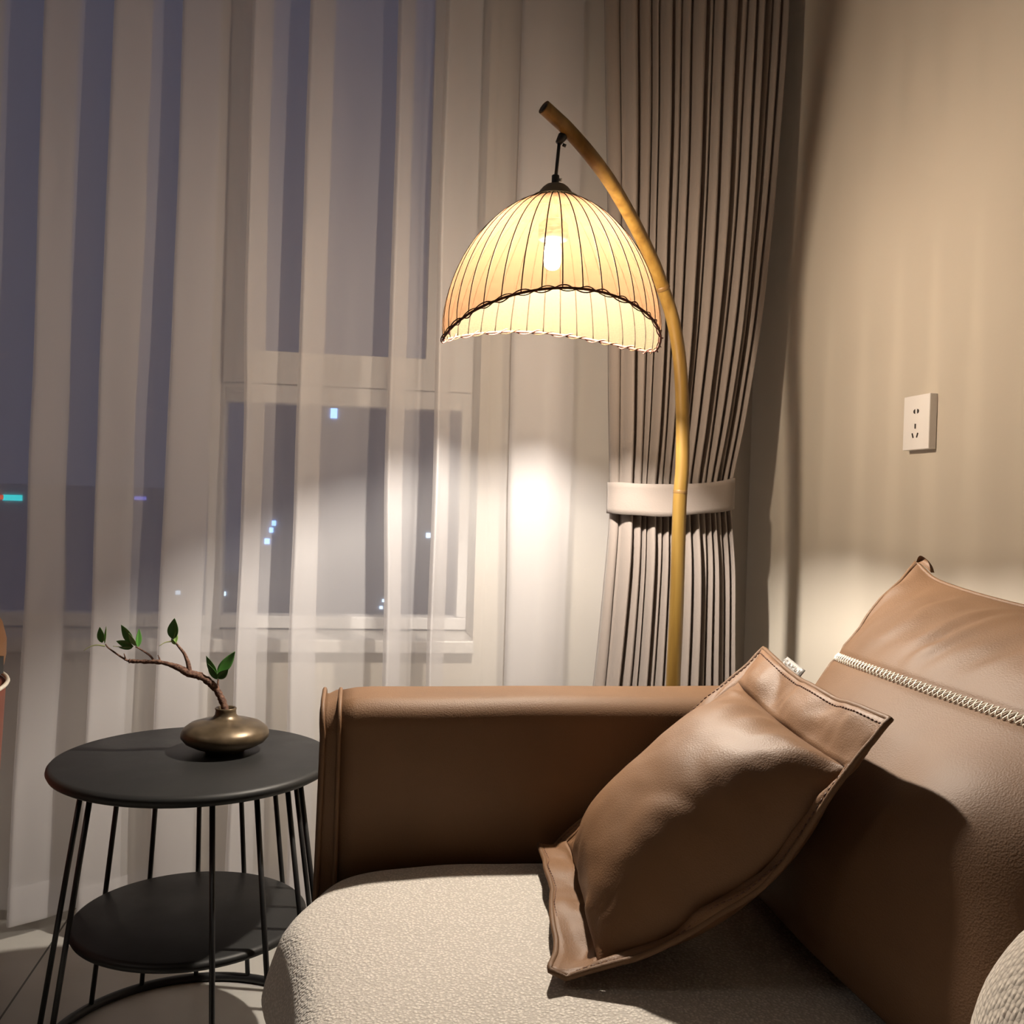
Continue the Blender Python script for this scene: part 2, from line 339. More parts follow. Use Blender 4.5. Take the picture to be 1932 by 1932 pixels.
sheer_grid(2.62, zb, NZ).build('sheer_panel', SHEER, cs)
sheer_grid(.115, zb-.002, 5, .0025).build('hem', SHEER, cs)
MB().tube([(-2.6, YS-.02, 2.63), (XW-.02, YS-.02, 2.63)], .012, 12).build('curtain_track', FRAME, cs)

# ------------------------------------------------------------------ heavy drape, tied back
YD = 2.215
dr = thing('drape', (.76, YD, 0), 'greige linen drape gathered with a tieback behind the bamboo lamp pole', 'curtain')
Ledge = [(y, atY(x, y, YD).x, atY(x, y, YD).z) for x, y in ((1146, -140), (1146, 5), (1150, 200), (1152, 400), (1153, 600), (1154, 760), (1156, 880), (1157, 935), (1156, 985), (1147, 1090), (1126, 1285), (1095, 1500), (1080, 1735))]
Redge = [(y, atY(x, y, YD).x, atY(x, y, YD).z) for x, y in ((1500, -140), (1492, 5), (1478, 200), (1463, 400), (1440, 600), (1413, 760), (1391, 880), (1384, 935), (1385, 985), (1389, 1090), (1391, 1285), (1396, 1500), (1400, 1735))]
LT = sorted((z, x) for _, x, z in Ledge); RT = sorted((z, x) for _, x, z in Redge)
cre = [0, .075, .165, .24, .275, .345, .398, .45, .525, .565, .63, .70, .757, .81, .86, .905, .95, 1.0]
def drape_pt(s, z):
    a, b = smooth_table(LT, z), smooth_table(RT, z)
    k = 0
    while k < len(cre)-2 and s > cre[k+1]: k += 1
    t = (s-cre[k])/(cre[k+1]-cre[k]); t = max(0, min(1, t))
    tie = math.exp(-((z-1.0)/.10)**2); wd = cre[k+1]-cre[k]
    A = (.022+.22*wd)*(1-.45*tie)*(1+.25*math.sin(k*2.1))
    prof_ = (1-abs(2*t-1)**2.3)**.5
    if k == 0: A *= .5
    x = lerp(a, b, s)+.010*math.sin(2*math.pi*(t-.08))*(.3 if k else .1)*wd*8*(1-.5*tie)
    x += .004*noise.noise((s*9, z*2.2, 4))
    arch = -.030*(1-(2*s-1)**2)
    return Vector((x, YD+.03+arch-A*prof_*1.0+.006*noise.noise((s*7, z*1.5, 0)), z))
m = MB(); NS = 17*11+1
sv = []
for k in range(17):
    for i in range(11): sv.append(lerp(cre[k], cre[k+1], i/11))
sv.append(1.0)
zt, zbm = 2.62, .015
m.grid(lambda i, j: drape_pt(sv[round(i*(NS-1))], lerp(zt, zbm, j)), NS, 90)
o = m.build('drape_panel', DRAPE, dr)
md = o.modifiers.new('thickness', 'SOLIDIFY'); md.thickness = .003; md.offset = 1
def tie_pt(u, v):
    a = lerp(-.14, 1.14, u)*math.pi; cx = (smooth_table(LT, 1.0)+smooth_table(RT, 1.0))/2; rx = (smooth_table(RT, 1.0)-smooth_table(LT, 1.0))/2+.006
    s = -math.cos(a); zc = .998+.010*s+.010*(s*s)-.004+.004*noise.noise((u*6, v*2, 2))
    h = .036
    return Vector((cx+rx*s, YD+.03-.095*max(-.2, math.sin(a))**.8 if math.sin(a) > 0 else YD+.03, zc+(v-.5)*2*h))
t = MB().grid(tie_pt, 50, 8).build('tieback', DRAPE, dr); md = t.modifiers.new('thickness', 'SOLIDIFY'); md.thickness = .003; md.offset = 0
tag(t, 'broad linen tieback band')

# ------------------------------------------------------------------ wall outlet
ot = thing('wall_outlet', (XW, 1.689, 1.147), 'white plastic wall outlet with five slots on the right wall', 'outlet')
MB().box((XW-.0155, 1.646, 1.097), (XW, 1.732, 1.198)).build('face_plate', PLASTIC, ot, smooth=False, bevel=.0018, seg=3)
def hole_slot(y, z, w_, h_, ang):
    c, s = math.cos(ang), math.sin(ang); V = []
    for dx in (0, -.002):
        for a, b in ((-w_/2, -h_/2), (w_/2, -h_/2), (w_/2, h_/2), (-w_/2, h_/2)): V.append((XW-.0150+dx, y+a*c-b*s, z+a*s+b*c))
    MB().add(V, [(0, 1, 2, 3), (7, 6, 5, 4), (0, 4, 5, 1), (1, 5, 6, 2), (2, 6, 7, 3), (3, 7, 4, 0)]).build('socket_slot', HOLE, ot, smooth=False)
hole_slot(1.690, 1.1405, .0022, .009, 0); hole_slot(1.6975, 1.1235, .0022, .009, -.42); hole_slot(1.6825, 1.1235, .0022, .009, .42)
for sgn in (-1, 1):
    pts = [(1.689+sgn*.004, 1.168+.0042*q) for q in (-1, 1)]; V = [(0, -.0042)]+[(sgn*.0055*math.cos(a), .0042*math.sin(a)) for a in [math.pi*(k/8-.5) for k in range(9)]]
    V = [(XW-.0155-.0006, 1.689+sgn*.0035+a, 1.168+b) for a, b in V]; n = len(V); V2 = [(x+.003, y, z) for x, y, z in V]
    MB().add(V+V2, [tuple(range(n)), tuple(range(2*n-1, n-1, -1))]+[(i, (i+1) % n, n+(i+1) % n, n+i) for i in range(n)]).build('socket_hole', HOLE, ot, smooth=False)

# ------------------------------------------------------------------ bamboo floor lamp
YLp = 1.68
lc = Vector((atY(1039.5, 650, YLp).x, YLp, 0))                     # shade axis
lamp = thing('floor_lamp', (.60, YLp+.245, 0), 'arched bamboo floor lamp with a ribbed linen dome shade behind the sofa arm', 'lamp')
pole_px = [(1026, 202), (1048, 222), (1073, 246), (1114, 293), (1151, 343), (1186, 402), (1213, 454), (1235, 501), (1252, 548), (1267, 594), (1278, 647), (1284, 700), (1287, 758), (1288, 818), (1287, 885), (1283, 936), (1280, 1020), (1276, 1155), (1270, 1290), (1262, 1500)]
def pole_y(x): return YLp+.004+.245*sstep(1090, 1295, x)-.035*sstep(1090, 1020, x)
pp = [atY(x, y, pole_y(x)) for x, y in pole_px]
pp.append(Vector((pp[-1].x-.004, pp[-1].y, .02)))
pth = catmull(pp, 8)
MB().tube(pth, lambda t: .0122+.0026*t, 20, cap=False).build('pole', BAMBOO, lamp)
d0 = (pth[1]-pth[0]).normalized()
MB().tube([pth[0]+d0*.0004, pth[0]+d0*.004], .0119, 20).build('cut_end', BAMBOO_CUT, lamp)
MB().tube([pth[0]-d0*.0002, pth[0]+d0*.012], .0075, 16).build('hollow_core', HOLE, lamp)
for px_, py_ in ((1250.5, 543), (1283.5, 927)):
    c = min(pth, key=lambda p: (p-atY(px_, py_, p.y)).length); i = pth.index(c); d = (pth[i+1]-pth[i-1]).normalized()
    MB().tube([c-d*.004, c-d*.0015, c+d*.0005, c+d*.0025, c+d*.005], lambda t: (.0131, .0146, .0137, .0147, .0131)[min(4, int(t*4+.5))]+.0004, 20, cap=False).build('bamboo_node', BAMBOO_NODE, lamp)
bx, by = pth[-1].x, pth[-1].y
MB().lathe([(.13, 0), (.135, .004), (.133, .016), (.06, .022), (.02, .026), (.018, .05)], 48, (bx, by, 0)).build('base', BLACK, lamp)
RS, ZE, HS = .1880, atY(1040, 622, YLp).z, .2335       # dome radius, equator height, dome height
ZT = ZE+HS
# hanger
hk = atY(1061, 258, YLp); top = Vector((lc.x-.001, YLp, ZT+.023))
MB().tube([hk+Vector((.008, 0, .010)), hk, hk+Vector((-.007, 0, -.012))], lambda t: (.0045, .0085, .0055)[min(2, int(t*2+.5))], 14).build('hanger_joint', BLACK, lamp)
rodt = hk+Vector((-.005, 0, -.008))
MB().tube([rodt, rodt+(top-rodt)*.5, top], .0030, 12).build('hanger_rod', BLACK, lamp)
MB().tube([hk+Vector((.0, -.004, -.015)), hk+Vector((.006, -.004, -.017))], .0028, 10).build('hanger_screw', BLACK, lamp)
MB().lathe([(.0058, 0), (.0066, .002), (.0066, .016), (.0055, .017)], 20, (top.x, YLp, ZT+.016)).build('rod_clamp', BLACK, lamp)
MB().tube([(top.x+.005, YLp-.002, ZT+.025), (top.x+.0105, YLp-.002, ZT+.025)], .0026, 12).build('clamp_screw', CHROME, lamp)
MB().lathe([(.0065, .0205), (.010, .0200), (.017, .0175), (.0225, .013), (.0275, .007), (.0300, .002), (.036, -.001), (.039, -.002), (.036, -.003), (.0, -.003)], 40, (lc.x, YLp, ZT-.002)).build('shade_cap', CAPM, lamp)
# dome shade
def dome_r(z):
    u = max(0, (z-ZE)/HS)
    return RS*max(0, 1-min(1, u)**1.8)**.55 if z >= ZE else RS-.35*(ZE-z)**1.0*.25
z_side, z_fr, z_bk = atY(837, 640, YLp).z, atY(1050, 541, YLp-RS).z, atY(1050, 629, YLp+RS).z
def rim_z(a):                                   # sides dip, front and back rise
    return z_side+((z_bk if math.sin(a) > 0 else z_fr)-z_side)*abs(math.sin(a))**1.5
zTop = ZE+HS*.972
def dome_pt(a, v, off=0):
    zr = rim_z(a); z = lerp(zr, zTop, v); r_ = dome_r(z)+off
    return Vector((lc.x+r_*math.cos(a), YLp+r_*math.sin(a), z))
def vmap(v): return 1-(1-v)**1.6
sh = MB().grid(lambda i, j: dome_pt(2*math.pi*i, vmap(j)), 144, 34, True).build('lamp_shade', SHADE, lamp)
for k in range(36):
    a = 2*math.pi*(k+.38)/36
    pts = [dome_pt(a, vmap(j/22), .0) for j in range(23)]
    MB().tube(pts, .0010, 6).build('rib', RIBM, sh)
rim = [dome_pt(2*math.pi*i/180, 0, .001) for i in range(180)]
MB().tube(rim, .0021, 8, closed=True).build('rim_wire', RATTAN, sh)
def wrap(i, n, turns, rr, ph=0):
    a = 2*math.pi*i/n; p = dome_pt(a, 0, .001); th = turns*a+ph; rad = Vector((math.cos(a), math.sin(a), 0))
    return p+rad*(rr*math.cos(th))+Vector((0, 0, rr*1.25*math.sin(th)))
MB().tube([wrap(i, 720, 18, .0040) for i in range(720)], .0011, 6, closed=True).build('rim_binding', RATTAN, sh)
MB().tube([wrap(i, 720, 18, .0036, 2.6) for i in range(720)], .0009, 6, closed=True).build('rim_binding', CORD_L, sh)
BULB = emis('glowing_bulb', (1, .89, .755), BULB_STRENGTH)
MB().lathe([(.0, 0), (.008, .0015), (.0125, .006), (.0145, .014), (.0145, .034), (.012, .044), (.009, .050)], 20, (lc.x-.002, YLp, ZE+.103)).build('bulb', BULB, lamp)
MB().lathe([(.009, 0), (.026, .002), (.026, .028), (.016, .036), (.006, .040), (.006, .084)], 20, (lc.x-.002, YLp, ZE+.153)).build('bulb_socket', BLACK, lamp)  # hidden collar widened to shade the dome top from the bulb

# ------------------------------------------------------------------ side table
tc = Vector((-.266, 1.785, 0))
tb = thing('side_table', tc, 'round black metal side table with a lower shelf left of the sofa arm', 'table')
def disc(zt_, r_, th): return MB().lathe([(0, -th), (r_-.010, -th), (r_-.003, -th*.8), (r_, -th*.5), (r_-.0008, -th*.28), (r_-.004, -.002), (r_-.009, 0), (0, 0)], 96, (tc.x, tc.y, zt_))
disc(.516, .2385, .020).build('tabletop', TTOP, tb); disc(.242, .199, .018).build('shelf', TTOP, tb)
vdir = math.atan2(-tc.y, -tc.x)
for k in range(13):
    a = vdir+R(9+24*k)
    d = Vector((math.cos(a), math.sin(a), 0)); lt = tc+d*.178+Vector((0, 0, .497)); lb = tc+d*.246+Vector((0, 0, .012))
    MB().tube([lt, lb], .0046, 12).build('leg', BLACK, tb)
MB().tube([tc+Vector((.247*math.cos(2*math.pi*i/96), .247*math.sin(2*math.pi*i/96), .0085)) for i in range(96)], .0085, 12, closed=True).build('base_ring', BLACK, tb)

# ------------------------------------------------------------------ vase and branch
vc = atZ(424, 1417, .516); vc.z = .5165
vs = MB().lathe([(r_*(.95 if z < .0700 else 1.25), z*.83) for r_, z in [(0, 0), (.036, 0), (.038, .003), (.040, .007), (.058, .013), (.073, .022), (.0805, .033), (.0805, .041), (.0765, .050), (.066, .059), (.048, .0655), (.030, .0690), (.0185, .0725), (.0150, .079), (.0142, .088), (.0152, .0925), (.0140, .0940), (.0115, .0925), (.0105, .084), (.0105, .055), (0, .052)]], 72, (0, 0, 0))
vo = tag(vs.build('bud_vase', VASE), 'squat bronze-glazed bud vase on the round black table', 'vase'); vo.location = vc
YBr = vc.y
def bp(x, y, dy=0): return atY(x, y, YBr+dy)
br = thing('leafy_branch', vc+Vector((0, 0, .045)), 'bare curved twig with small green leaves standing in the bronze vase', 'plant')
main = [vc+Vector((.0005, 0, .044)), bp(425.5, 1346), bp(421, 1326), bp(410, 1304), bp(396, 1288, -.004), bp(378, 1276, -.008), bp(356, 1270, -.012), bp(335, 1259, -.012), bp(305, 1250, -.010), bp(275, 1248.5, -.004), bp(250, 1247.5), bp(243, 1247)]
mp_ = catmull(main, 7); random.seed(3)
jr = [random.uniform(.86, 1.2) for _ in range(200)]
stem = MB().tube(mp_, lambda t: table([(0, .0062), (.3, .0058), (.52, .0068), (.58, .0058), (.7, .0038), (.93, .0032), (.97, .0045), (1, .003)], t)*jr[int(t*90)], 10)
def twig(pts, r0_, r1_, dy=0): stem.tube(catmull([bp(x, y, dy+(i*.002)) for i, (x, y) in enumerate(pts)], 5), lambda t: lerp(r0_, r1_, t), 8)
twig([(243, 1247), (236, 1244), (222, 1235), (204, 1222), (199, 1215)], .0022, .0011)
twig([(292, 1250), (284, 1238), (270, 1228), (256, 1220)], .0022, .0012, -.006)
twig([(358, 1268), (355, 1252), (352, 1243), (347, 1232), (338, 1221), (331, 1212)], .0046, .0016, -.012)
twig([(414, 1306), (411, 1293), (412, 1281)], .0022, .0014)
twig([(237, 1246), (236, 1240), (234, 1233)], .0018, .0008); twig([(303, 1251), (301, 1243), (298, 1236)], .0018, .0007, -.01)
stem.build('twig', BARK, br)
def needle(pts, dy=0): MB().tube(catmull([bp(x, y, dy-.004*i) for i, (x, y) in enumerate(pts)], 5), lambda t: .0015*(1-t*.7), 6).build('bare_shoot', STEMG, br)
needle([(198, 1219), (182, 1217), (168, 1221), (158, 1228)]); needle([(248, 1221), (232, 1221), (213, 1219)], -.006); needle([(325, 1210), (312, 1212), (300, 1219)], -.01)
def leaf(b, t, wpx, m, dy0=0, dy1=0, twist=.3, curl=.12):
    p0 = bp(b[0], b[1], dy0); p1 = bp(b[0]+(t[0]-b[0])*1.18, b[1]+(t[1]-b[1])*1.18, dy1); ax = p1-p0; L = ax.length; ax.normalize(); side = ax.cross(Vector((0, -1, 0))).normalized(); nrm = side.cross(ax).normalized()
    side = (side*math.cos(twist)+nrm*math.sin(twist)).normalized(); nrm = side.cross(ax); wd = wpx*1.2*YBr/FPX/2
    def f(i, j):
        s = (j-.5)*2; sh_ = math.sin(math.pi*i**.8)**.9*(1-.15*i) if 0 < i < 1 else 0
        return p0+ax*(L*i)+side*(wd*sh_*s)+nrm*(abs(s)*wd*.35*sh_+curl*L*(i*i-i))
    o = MB().grid(f, 14, 7).build('leaf', m, br); md = o.modifiers.new('t', 'SOLIDIFY'); md.thickness = .0004
leaf((193, 1213), (189, 1187), 13, LEAF); leaf((198, 1214), (200, 1186), 7, LEAFL, 0, .004, .9)
leaf((252, 1214), (232, 1184), 18, LEAF, -.006, -.002, .5); leaf((260, 1221), (262, 1191), 11, LEAF, -.006, -.010, -.8); leaf((252, 1220), (224, 1211), 13, LEAF, -.006, .006, .2); leaf((257, 1219), (245, 1198), 11, LEAFL, -.006, -.016, .6); leaf((250, 1222), (228, 1222), 7, LEAF, -.006, -.012)
leaf((326, 1206), (329, 1172), 19, LEAF, -.008, -.012, .3); leaf((330, 1214), (332, 1194), 8, LEAFL, -.008, -.012, -.6); leaf((331, 1216), (324, 1206), 6, LEAFL, -.008, -.012)
leaf((411, 1272), (439, 1235), 19, LEAF, 0, -.004, -.4); leaf((409, 1277), (392, 1243), 15, LEAF, 0, -.006, .5); leaf((411, 1280), (428, 1265), 14, LEAF, 0, -.018, -.2); leaf((410, 1282), (394, 1256), 12, LEAF, -.003, -.015, .4)

# ------------------------------------------------------------------ sofa
sofa = thing('sofa', (.45, .5, 0), 'brown leather sofa with a grey boucle seat along the right wall', 'sofa')
YA0, YA1, ZA = 1.418, 1.565, .688
XA = -.016
def sround(p, q, r_, n=5):  # rounded rectangle section in (y, z)
    (y0, z0), (y1, z1) = p, q; out = []
    for cx, cy, a0 in ((y1-r_, z1-r_, 0), (y0+r_, z1-r_, 90)):
        for k in range(n+1):
            a = R(a0+90*k/n); out.append((cx+r_*math.cos(a), cy+r_*math.sin(a)))
    return [(y1, z0)]+out+[(y0, z0)]
def arm_mesh(x0, x1, grow=0, rr=.036, sag=0):
    sec = sround((YA0-grow, .13), (YA1+grow, ZA+grow), rr, 8); n = len(sec); m = MB(); V = []; xs_ = [lerp(x0, x1, i/40) for i in range(41)]
    for x in xs_:
        e = min(1, (x-x0)/.05)
        for (y, z) in sec:
            V.append((x, y+.0015*noise.noise((x*7, z*8, 1)), z-(sag*(1-e)**2 if z > .5 else 0)+(.0025*noise.noise((x*5, y*9, 2)) if z > .6 else 0)))
    F = [(i*n+k, i*n+(k+1) % n, (i+1)*n+(k+1) % n, (i+1)*n+k) for i in range(40) for k in range(n)]
    F += [tuple(range(n)), tuple(40*n+k for k in range(n))[::-1]]
    return m.add(V, F)
arm_mesh(XA, .97, sag=.006).build('armrest', LEATHER, sofa, fix=True)
sec = sround((YA0-.001, .13), (YA1, ZA-.004), .045, 8); sec_i = sround((YA0+.006, .13), (YA1-.006, ZA-.016), .042, 8)
def endpanel():
    V = []; layers = [(XA+.004, sec, 0), (XA-.004, sec, 0), (XA-.012, sec, 1), (XA-.019, sec, 1), (XA-.022, sec_i, 0), (XA-.024, sec_i, 2)]
    n = len(sec)
    for x, s_, md_ in layers:
        for y, z in s_:
            flare = .004*sstep(.60, .68, z)
            V.append((x-flare*(1 if md_ else .3)-.010*sstep(.62, .30, z)*(1 if md_ else .0), y, z-(.006 if md_ else 0)*sstep(.6, .68, z)+.002*noise.noise((z*20, y*20, x*60))))
    F = [(i*n+k, i*n+(k+1) % n, (i+1)*n+(k+1) % n, (i+1)*n+k) for i in range(len(layers)-1) for k in range(n)]+[tuple((len(layers)-1)*n+k for k in range(n))]
    return MB().add(V, F)
endpanel().build('arm_end_panel', LEATHER, sofa, fix=True)
def arm_welt(x, secs, rr, flare=.0):
    s_ = sround((YA0-.002, .14), (YA1, ZA-.004), .042, 8)
    return MB().tube([(x-flare*sstep(.60, .68, z)-flare*2*sstep(.62, .30, z), y, z) for y, z in s_], rr, 8)
arm_welt(XA+.001, None, .0032).build('welt', LEATHER, sofa); arm_welt(XA-.018, None, .0034, .005).build('welt', LEATHER, sofa)
# seat cushion: rounded front edge on the left, crowned top
def seat_pt(u, v):
    # u along Y from the arm to the near end, v around the section from the top right over the front edge to the bottom
    y = lerp(1.416, -.75, u**1.4); yy = 1.416-y
    tab = [(0, (.93, .450)), (.12, (.75, .458)), (.3, (.45, .459)), (.46, (.18, .456)), (.56, (.06, .453)), (.64, (.002, .449)), (.70, (-.034, .441)), (.75, (-.052, .424)), (.79, (-.062, .400)), (.83, (-.071, .372)), (.86, (-.075, .350)), (.89, (-.072, .334)), (.93, (-.058, .322)), (1, (.02, .318))]
    x = smooth_table([(a, b[0]) for a, b in tab], v); z = smooth_table([(a, b[1]) for a, b in tab], v)
    f = sstep(.25, -.05, x)
    x += f*smooth_table([(0, .034), (.06, .008), (.15, -.024), (.22, -.012), (.32, .004), (.5, .014), (1, .014), (2.2, .014)], yy)
    ez = sstep(.35, .0, z-.1) 
    if z > .40: z -= .010*math.exp(-yy/.02)-.006*math.exp(-((x-.12)/.12)**2)*math.exp(-yy/.12)
    z += .0035*fbm(x*4, y*4, 2)
    return Vector((x, y, z))
st = MB().grid(seat_pt, 70, 110)
n_ = 110
st.f.append(tuple(range(n_))); st.f.append(tuple(69*n_+k for k in range(n_))[::-1])
st.build('seat_cushion', BOUCLE, sofa)
MB().box((-.065, -.75, .10), (.95, YA0-.004, .318)).build('seat_base', LEATHER, sofa, bevel=.012, seg=3)
MB().box((.90, -.75, .10), (XW-.012, YA0-.004, .74)).build('backrest', LEATHER, sofa, bevel=.035, seg=5)
for x, y in ((.02, 1.49), (.92, 1.49), (.02, -.68), (.92, -.68)): MB().lathe([(.018, 0), (.022, .13)], 20, (x, y, 0)).build('leg', BLACK, sofa)

# ------------------------------------------------------------------ large back cushion with a cross-stitched seam
bc = thing('back_cushion', (.75, 1.0, .46), 'large brown leather back cushion with a cream cross-stitched seam', 'cushion')
YC0, YC1 = 1.392, .70
FT = [(0, 0), (.012, .028), (.04, .040), (.1, .048), (.25, .064), (.45, .074), (.62, .058), (.745, .040), (.84, .040), (.93, .026), (.975, .012), (1, 0)]
SPX = [(0, .548), (.3, .580), (.55, .638), (.745, .705), (.9, .785), (1, .848)]
SPZ = [(0, .466), (.3, .56), (.55, .668), (.745, .765), (.9, .845), (1, .892)]
BT = [(0, 0), (.03, .06), (.15, .15), (.5, .16), (.75, .12), (.9, .06), (1, 0)]
VS = .745
def gu(u, p=2.1, q=.66): return max(0, 1-abs(2*u-1)**p)**q
def cush_pt(u, v, side):
    n = Vector((-.93, 0, .36)) if side > 0 else Vector((.95, 0, .02))
    g = gu(u); th = smooth_table(FT if side > 0 else BT, v)*g
    ear = math.exp(-((1-v)/.10)**2)*(math.exp(-(u/.05)**2)+math.exp(-((1-u)/.05)**2))
    sagv = .030*(v**6)*gu(u, 2, .8)
    pin = .045*gu(v, 2.2, .8)                      # the side edge bows inwards between the corners
    y = lerp(YC0-pin, YC1+pin, u)
    p = Vector((smooth_table(SPX, v), y, smooth_table(SPZ, v)))
    p += n*th+Vector((.0, 0, .012*ear-sagv))
    if side > 0:
        wr = .0075*math.sin(34*(v*.9-u*1.9)+3*fbm(u*5, v*5, 1))*sstep(VS+.01, .86, v)*sstep(1.0, .93, v)*sstep(.9, .3, u)*(.6+fbm(u*6, v*3, 8))
        crease = -.0055*math.exp(-((v-VS)/.010)**2)
        n = n.copy(); th2 = .032*math.exp(-((v-.56)/.13)**2)*sstep(.55, .85, u)*g; p += n*th2
        dim = .004*fbm(u*3.2, v*3.2, 5)*g
        p += n*(wr+crease+dim)
    return p
def closed_pad(fn, nu, nv):
    m = MB(); m.grid(lambda i, j: fn(i, j, 1), nu, nv); m.grid(lambda i, j: fn(1-i, j, -1), nu, nv); return m
def ease(t): return .5-.5*math.cos(math.pi*t)
closed_pad(lambda i, j, s: cush_pt(ease(i), ease(j), s), 110, 130).build('cushion_body', LEATHER, bc, weld=True, fix=True)
edge = [cush_pt(0, j/40, 1) for j in range(41)]+[cush_pt(i/60, 1, 1) for i in range(1, 61)]+[cush_pt(1, 1-j/40, 1) for j in range(1, 41)]
MB().tube(edge, .0035, 8).build('piping', LEATHER, bc)
eb = cush_pt(0.0, 1, 1)
MB().grid(lambda i, j: eb+Vector((.0, -.004-.040*i, .000-.012*i*i))+Vector((-.002+.006*math.sin(j*math.pi), 0, .013*j*(1-(2*i-1)**4))), 14, 6).build('corner_flap', LEATHER, bc)
stt = MB(); NST = 62
def seam(u, dv): return cush_pt(u, VS+dv, 1)+Vector((-.93, 0, .36))*.0022
for k in range(NST):
    u_a, u_b = .012+.976*k/NST, .012+.976*(k+.86)/NST
    for a, b in ((-.012, .012), (.012, -.012)):
        p0, p1 = seam(u_a, a*.8), seam(u_b, b*.8); mid = (p0+p1)/2+Vector((-.93, 0, .36))*.002
        stt.tube([p0, mid, p1], .00095, 6)
tag(stt.build('cross_stitching', THREAD, bc), 'cream cross stitches')

# ------------------------------------------------------------------ throw pillow with a flange
P1, P2, P3, P4 = Vector((.286, 1.390, .474)), Vector((.231, 1.028, .466)), Vector((.547, .935, .768)), Vector((.592, 1.360, .777))
tp = thing('throw_pillow', (.27, 1.2, .46), 'small brown leather throw pillow with flanged edges leaning on the back cushion', 'cushion')
def quad(a, b):                                   # a: along the length 0 bottom .. 1 top, b: 0 far side .. 1 near side
    return (P1*(1-b)+P2*b)*(1-a)+(P4*(1-b)+P3*b)*a-pn*(.060*4.3*(a**1.0*(1-a)**1.2)*b)
pn = ((P4-P1).cross(P2-P1)); pn = -pn.normalized() if pn.z < 0 else pn.normalized()
ia0, ia1, ib0, ib1 = .085, .855, .07, .955
def body_pt(i, j, side):
    u, v = 2*ease(i)-1, 2*ease(j)-1
    a = lerp(ia0, ia1, i2(u, v)); b = lerp(ib0, ib1, i2(v, u))
    vk = v-.34*(1-v*v)
    h = (1-abs(u)**2.6)**.62*max(0, 1-abs(vk)**3.0)**.76
    h = h if h == h.real else 0
    H = .100 if side > 0 else .055
    wr = .0
    if side > 0:
        e = 1-max(abs(u), abs(v))
        wr = .005*fbm(a*5+3, b*4, 2)*h*.7+.003*math.sin(17*b+6*fbm(a*4, b*4, 3))*sstep(.4, .1, e)*sstep(0, .08, e)
        wr += -.005*math.exp(-((v-.55-.12*math.sin(u*9))/.14)**2)*h*.6
    return quad(a, b)+pn*(side*H*h+wr*(1 if side > 0 else 0))
def i2(s, t): return .5+.5*s*(1-.045*(1-t*t))
bd = MB(); bd.grid(lambda i, j: body_pt(i, j, 1), 80, 64); bd.grid(lambda i, j: body_pt(1-i, j, -1), 80, 64)
bd.build('pillow_body', LEATHER_SOFT, tp, weld=True, fix=True)
def ringpt(s, k):                                 # s 0..1 around the pillow, k 0 inner seam .. 1 outer edge
    q = (s*4) % 4; e = int(q); f = q-e
    c = [(-1, -1), (1, -1), (1, 1), (-1, 1), (-1, -1)]; u = lerp(c[e][0], c[e+1][0], f); v = lerp(c[e][1], c[e+1][1], f)
    ain, bin_ = lerp(ia0, ia1, i2(u, v)), lerp(ib0, ib1, i2(v, u)); ao, bo = .5+.5*u, .5+.5*v
    pinch = .018*math.sin(math.pi*f)
    if e in (1, 3): ao -= math.copysign(pinch*1.6, u)
    else: bo -= math.copysign(pinch*1.2, v)
    a, b = lerp(ain, ao, k), lerp(bin_, bo, k)
    wave = (.011*fbm(s*16, k*.8, 6)+.004*math.sin(s*70))*math.sin(math.pi*min(1, k*.75+.1))
    lift = 0
    if e == 3: lift = .018*k*k*(1 if f < .9 else 1)
    if e == 2: lift = .006*k*math.sin(f*9)
    return quad(a, b)+pn*(wave+lift)
fl = MB().grid(lambda i, j: ringpt(i, j), 260, 9, True).build('flange', LEATHER_SOFT, tp); md = fl.modifiers.new('t', 'SOLIDIFY'); md.thickness = .005; md.offset = 0
MB().tube([ringpt(i/260, 1.0) for i in range(260)], .0036, 8, closed=True).build('piping', LEATHER, tp)
stz = MB()
for i in range(0, 230):
    s = i/230
    stz.tube([ringpt(s, .86)+pn*.0030, ringpt(s+.0026, .86)+pn*.0030], .0009, 5)
stz.build('edge_stitching', LEATHER_DARK, tp)
# small satin tag on the top edge
tA, tB = ringpt(.25+.25*.24, 1.0), ringpt(.25+.25*.40, 1.0); outv = (P4-P1).normalized()*.0135+pn*.002
tgm = MB().grid(lambda i, j: tA.lerp(tB, i)+outv*j+pn*.001, 6, 4).build('tag', TAGM, tp); md = tgm.modifiers.new('t', 'SOLIDIFY'); md.thickness = .0012
tag(tgm, 'small grey satin tag')
def tagpt(i, j): return tA.lerp(tB, i)+outv*j+pn*.0032
pr = MB()
for strokes in ([(.10, .35), (.05, .55), (.10, .75), (.18, .72)], [(.10, .35), (.18, .38)], [(.27, .36), (.27, .62), (.36, .60), (.36, .36)], [(.27, .46), (.36, .46)], [(.45, .36), (.45, .66), (.54, .5), (.46, .48)], [(.63, .36), (.63, .66)], [(.63, .38), (.72, .38)], [(.80, .36), (.80, .7), (.90, .36), (.90, .7)]):
    pr.tube([tagpt(a, b) for a, b in strokes], .00055, 5)
pr.build('tag_print', TAGW, tgm)

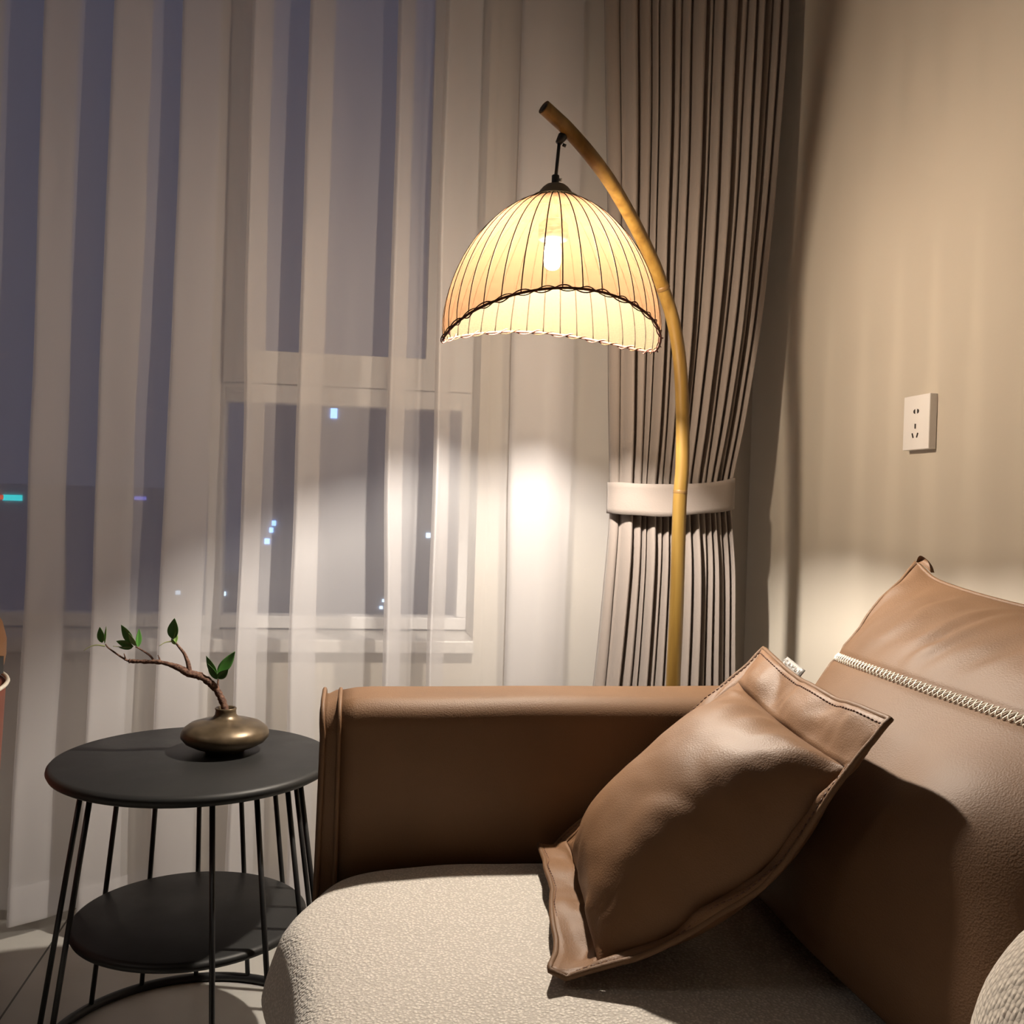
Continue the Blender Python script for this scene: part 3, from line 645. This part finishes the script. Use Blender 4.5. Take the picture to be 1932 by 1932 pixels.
# ------------------------------------------------------------------ cream knitted cushion at the lower right
kc = Vector((.50, .45, .612))
def knit_pt(i, j):
    a = 2*math.pi*i; b = math.pi*(j-.5); sx = lambda t, e: math.copysign(abs(t)**e, t)
    cx, cz = sx(math.cos(b), .9), sx(math.sin(b), .9)
    return kc+Vector((.128*cx*sx(math.cos(a), .9), .19*cx*sx(math.sin(a), .9), .145*cz))+Vector((1, 1, 1))*.004*fbm(i*6, j*5, 1)
kn = tag(MB().grid(knit_pt, 72, 40, True).build('knit_cushion', KNIT, weld=True, fix=True), 'cream knitted cushion at the lower right corner of the sofa', 'cushion')

# ------------------------------------------------------------------ tub chair at the left edge
ch = thing('tub_chair', (-.922, 1.84, 0), 'brown leather tub chair with pale piping at the left edge', 'chair')
CHL = leather_mat('tan_chair_leather', (.36, .18, .08)); CHR = leather_mat('russet_chair_leather', (.22, .07, .045))
cc = (-.922, 1.84, 0); rr_ = .312
MB().lathe([(.22, .10), (.262, .14), (.290, .30), (.303, .45), (.309, .60), (.309, .618), (.0, .618)], 72, cc).build('lower_shell', CHR, ch)
def shell(i, j):
    a = R(-150)+R(300)*i; th = .045; rise = 1-.25*sstep(.5, 1, abs(2*i-1)); s = j*2*math.pi
    z = .70+.082*rise*math.copysign(abs(math.sin(s))**.8, math.sin(s)); rad = rr_-.045-.004*(z-.62)/.1+.045*math.copysign(abs(math.cos(s))**.8, math.cos(s))-.02*sstep(.70, .79, z)
    return Vector((cc[0]+rad*math.cos(a), cc[1]+rad*math.sin(a), z))
m = MB().grid(shell, 60, 25); m.f += [tuple(range(25)), tuple(59*25+k for k in range(25))[::-1]]; m.build('back_shell', CHL, ch, weld=False)
MB().tube([(cc[0]+.312*math.cos(2*math.pi*i/90), cc[1]+.312*math.sin(2*math.pi*i/90), .622) for i in range(90)], .0038, 8, closed=True).build('piping', THREAD, ch)
MB().lathe([(.0, .619), (.235, .619), (.25, .64), (.24, .672), (.0, .685)], 48, cc).build('seat_pad', CHL, ch)
MB().box((cc[0]+.310, cc[1]-.012, .650), (cc[0]+.3165, cc[1]+.012, .680)).build('black_tab', BLACK, ch, smooth=False)
for k in range(4):
    a = R(45+90*k); MB().tube([(cc[0]+.17*math.cos(a), cc[1]+.17*math.sin(a), .12), (cc[0]+.20*math.cos(a), cc[1]+.20*math.sin(a), 0)], .014, 12).build('leg', BLACK, ch)
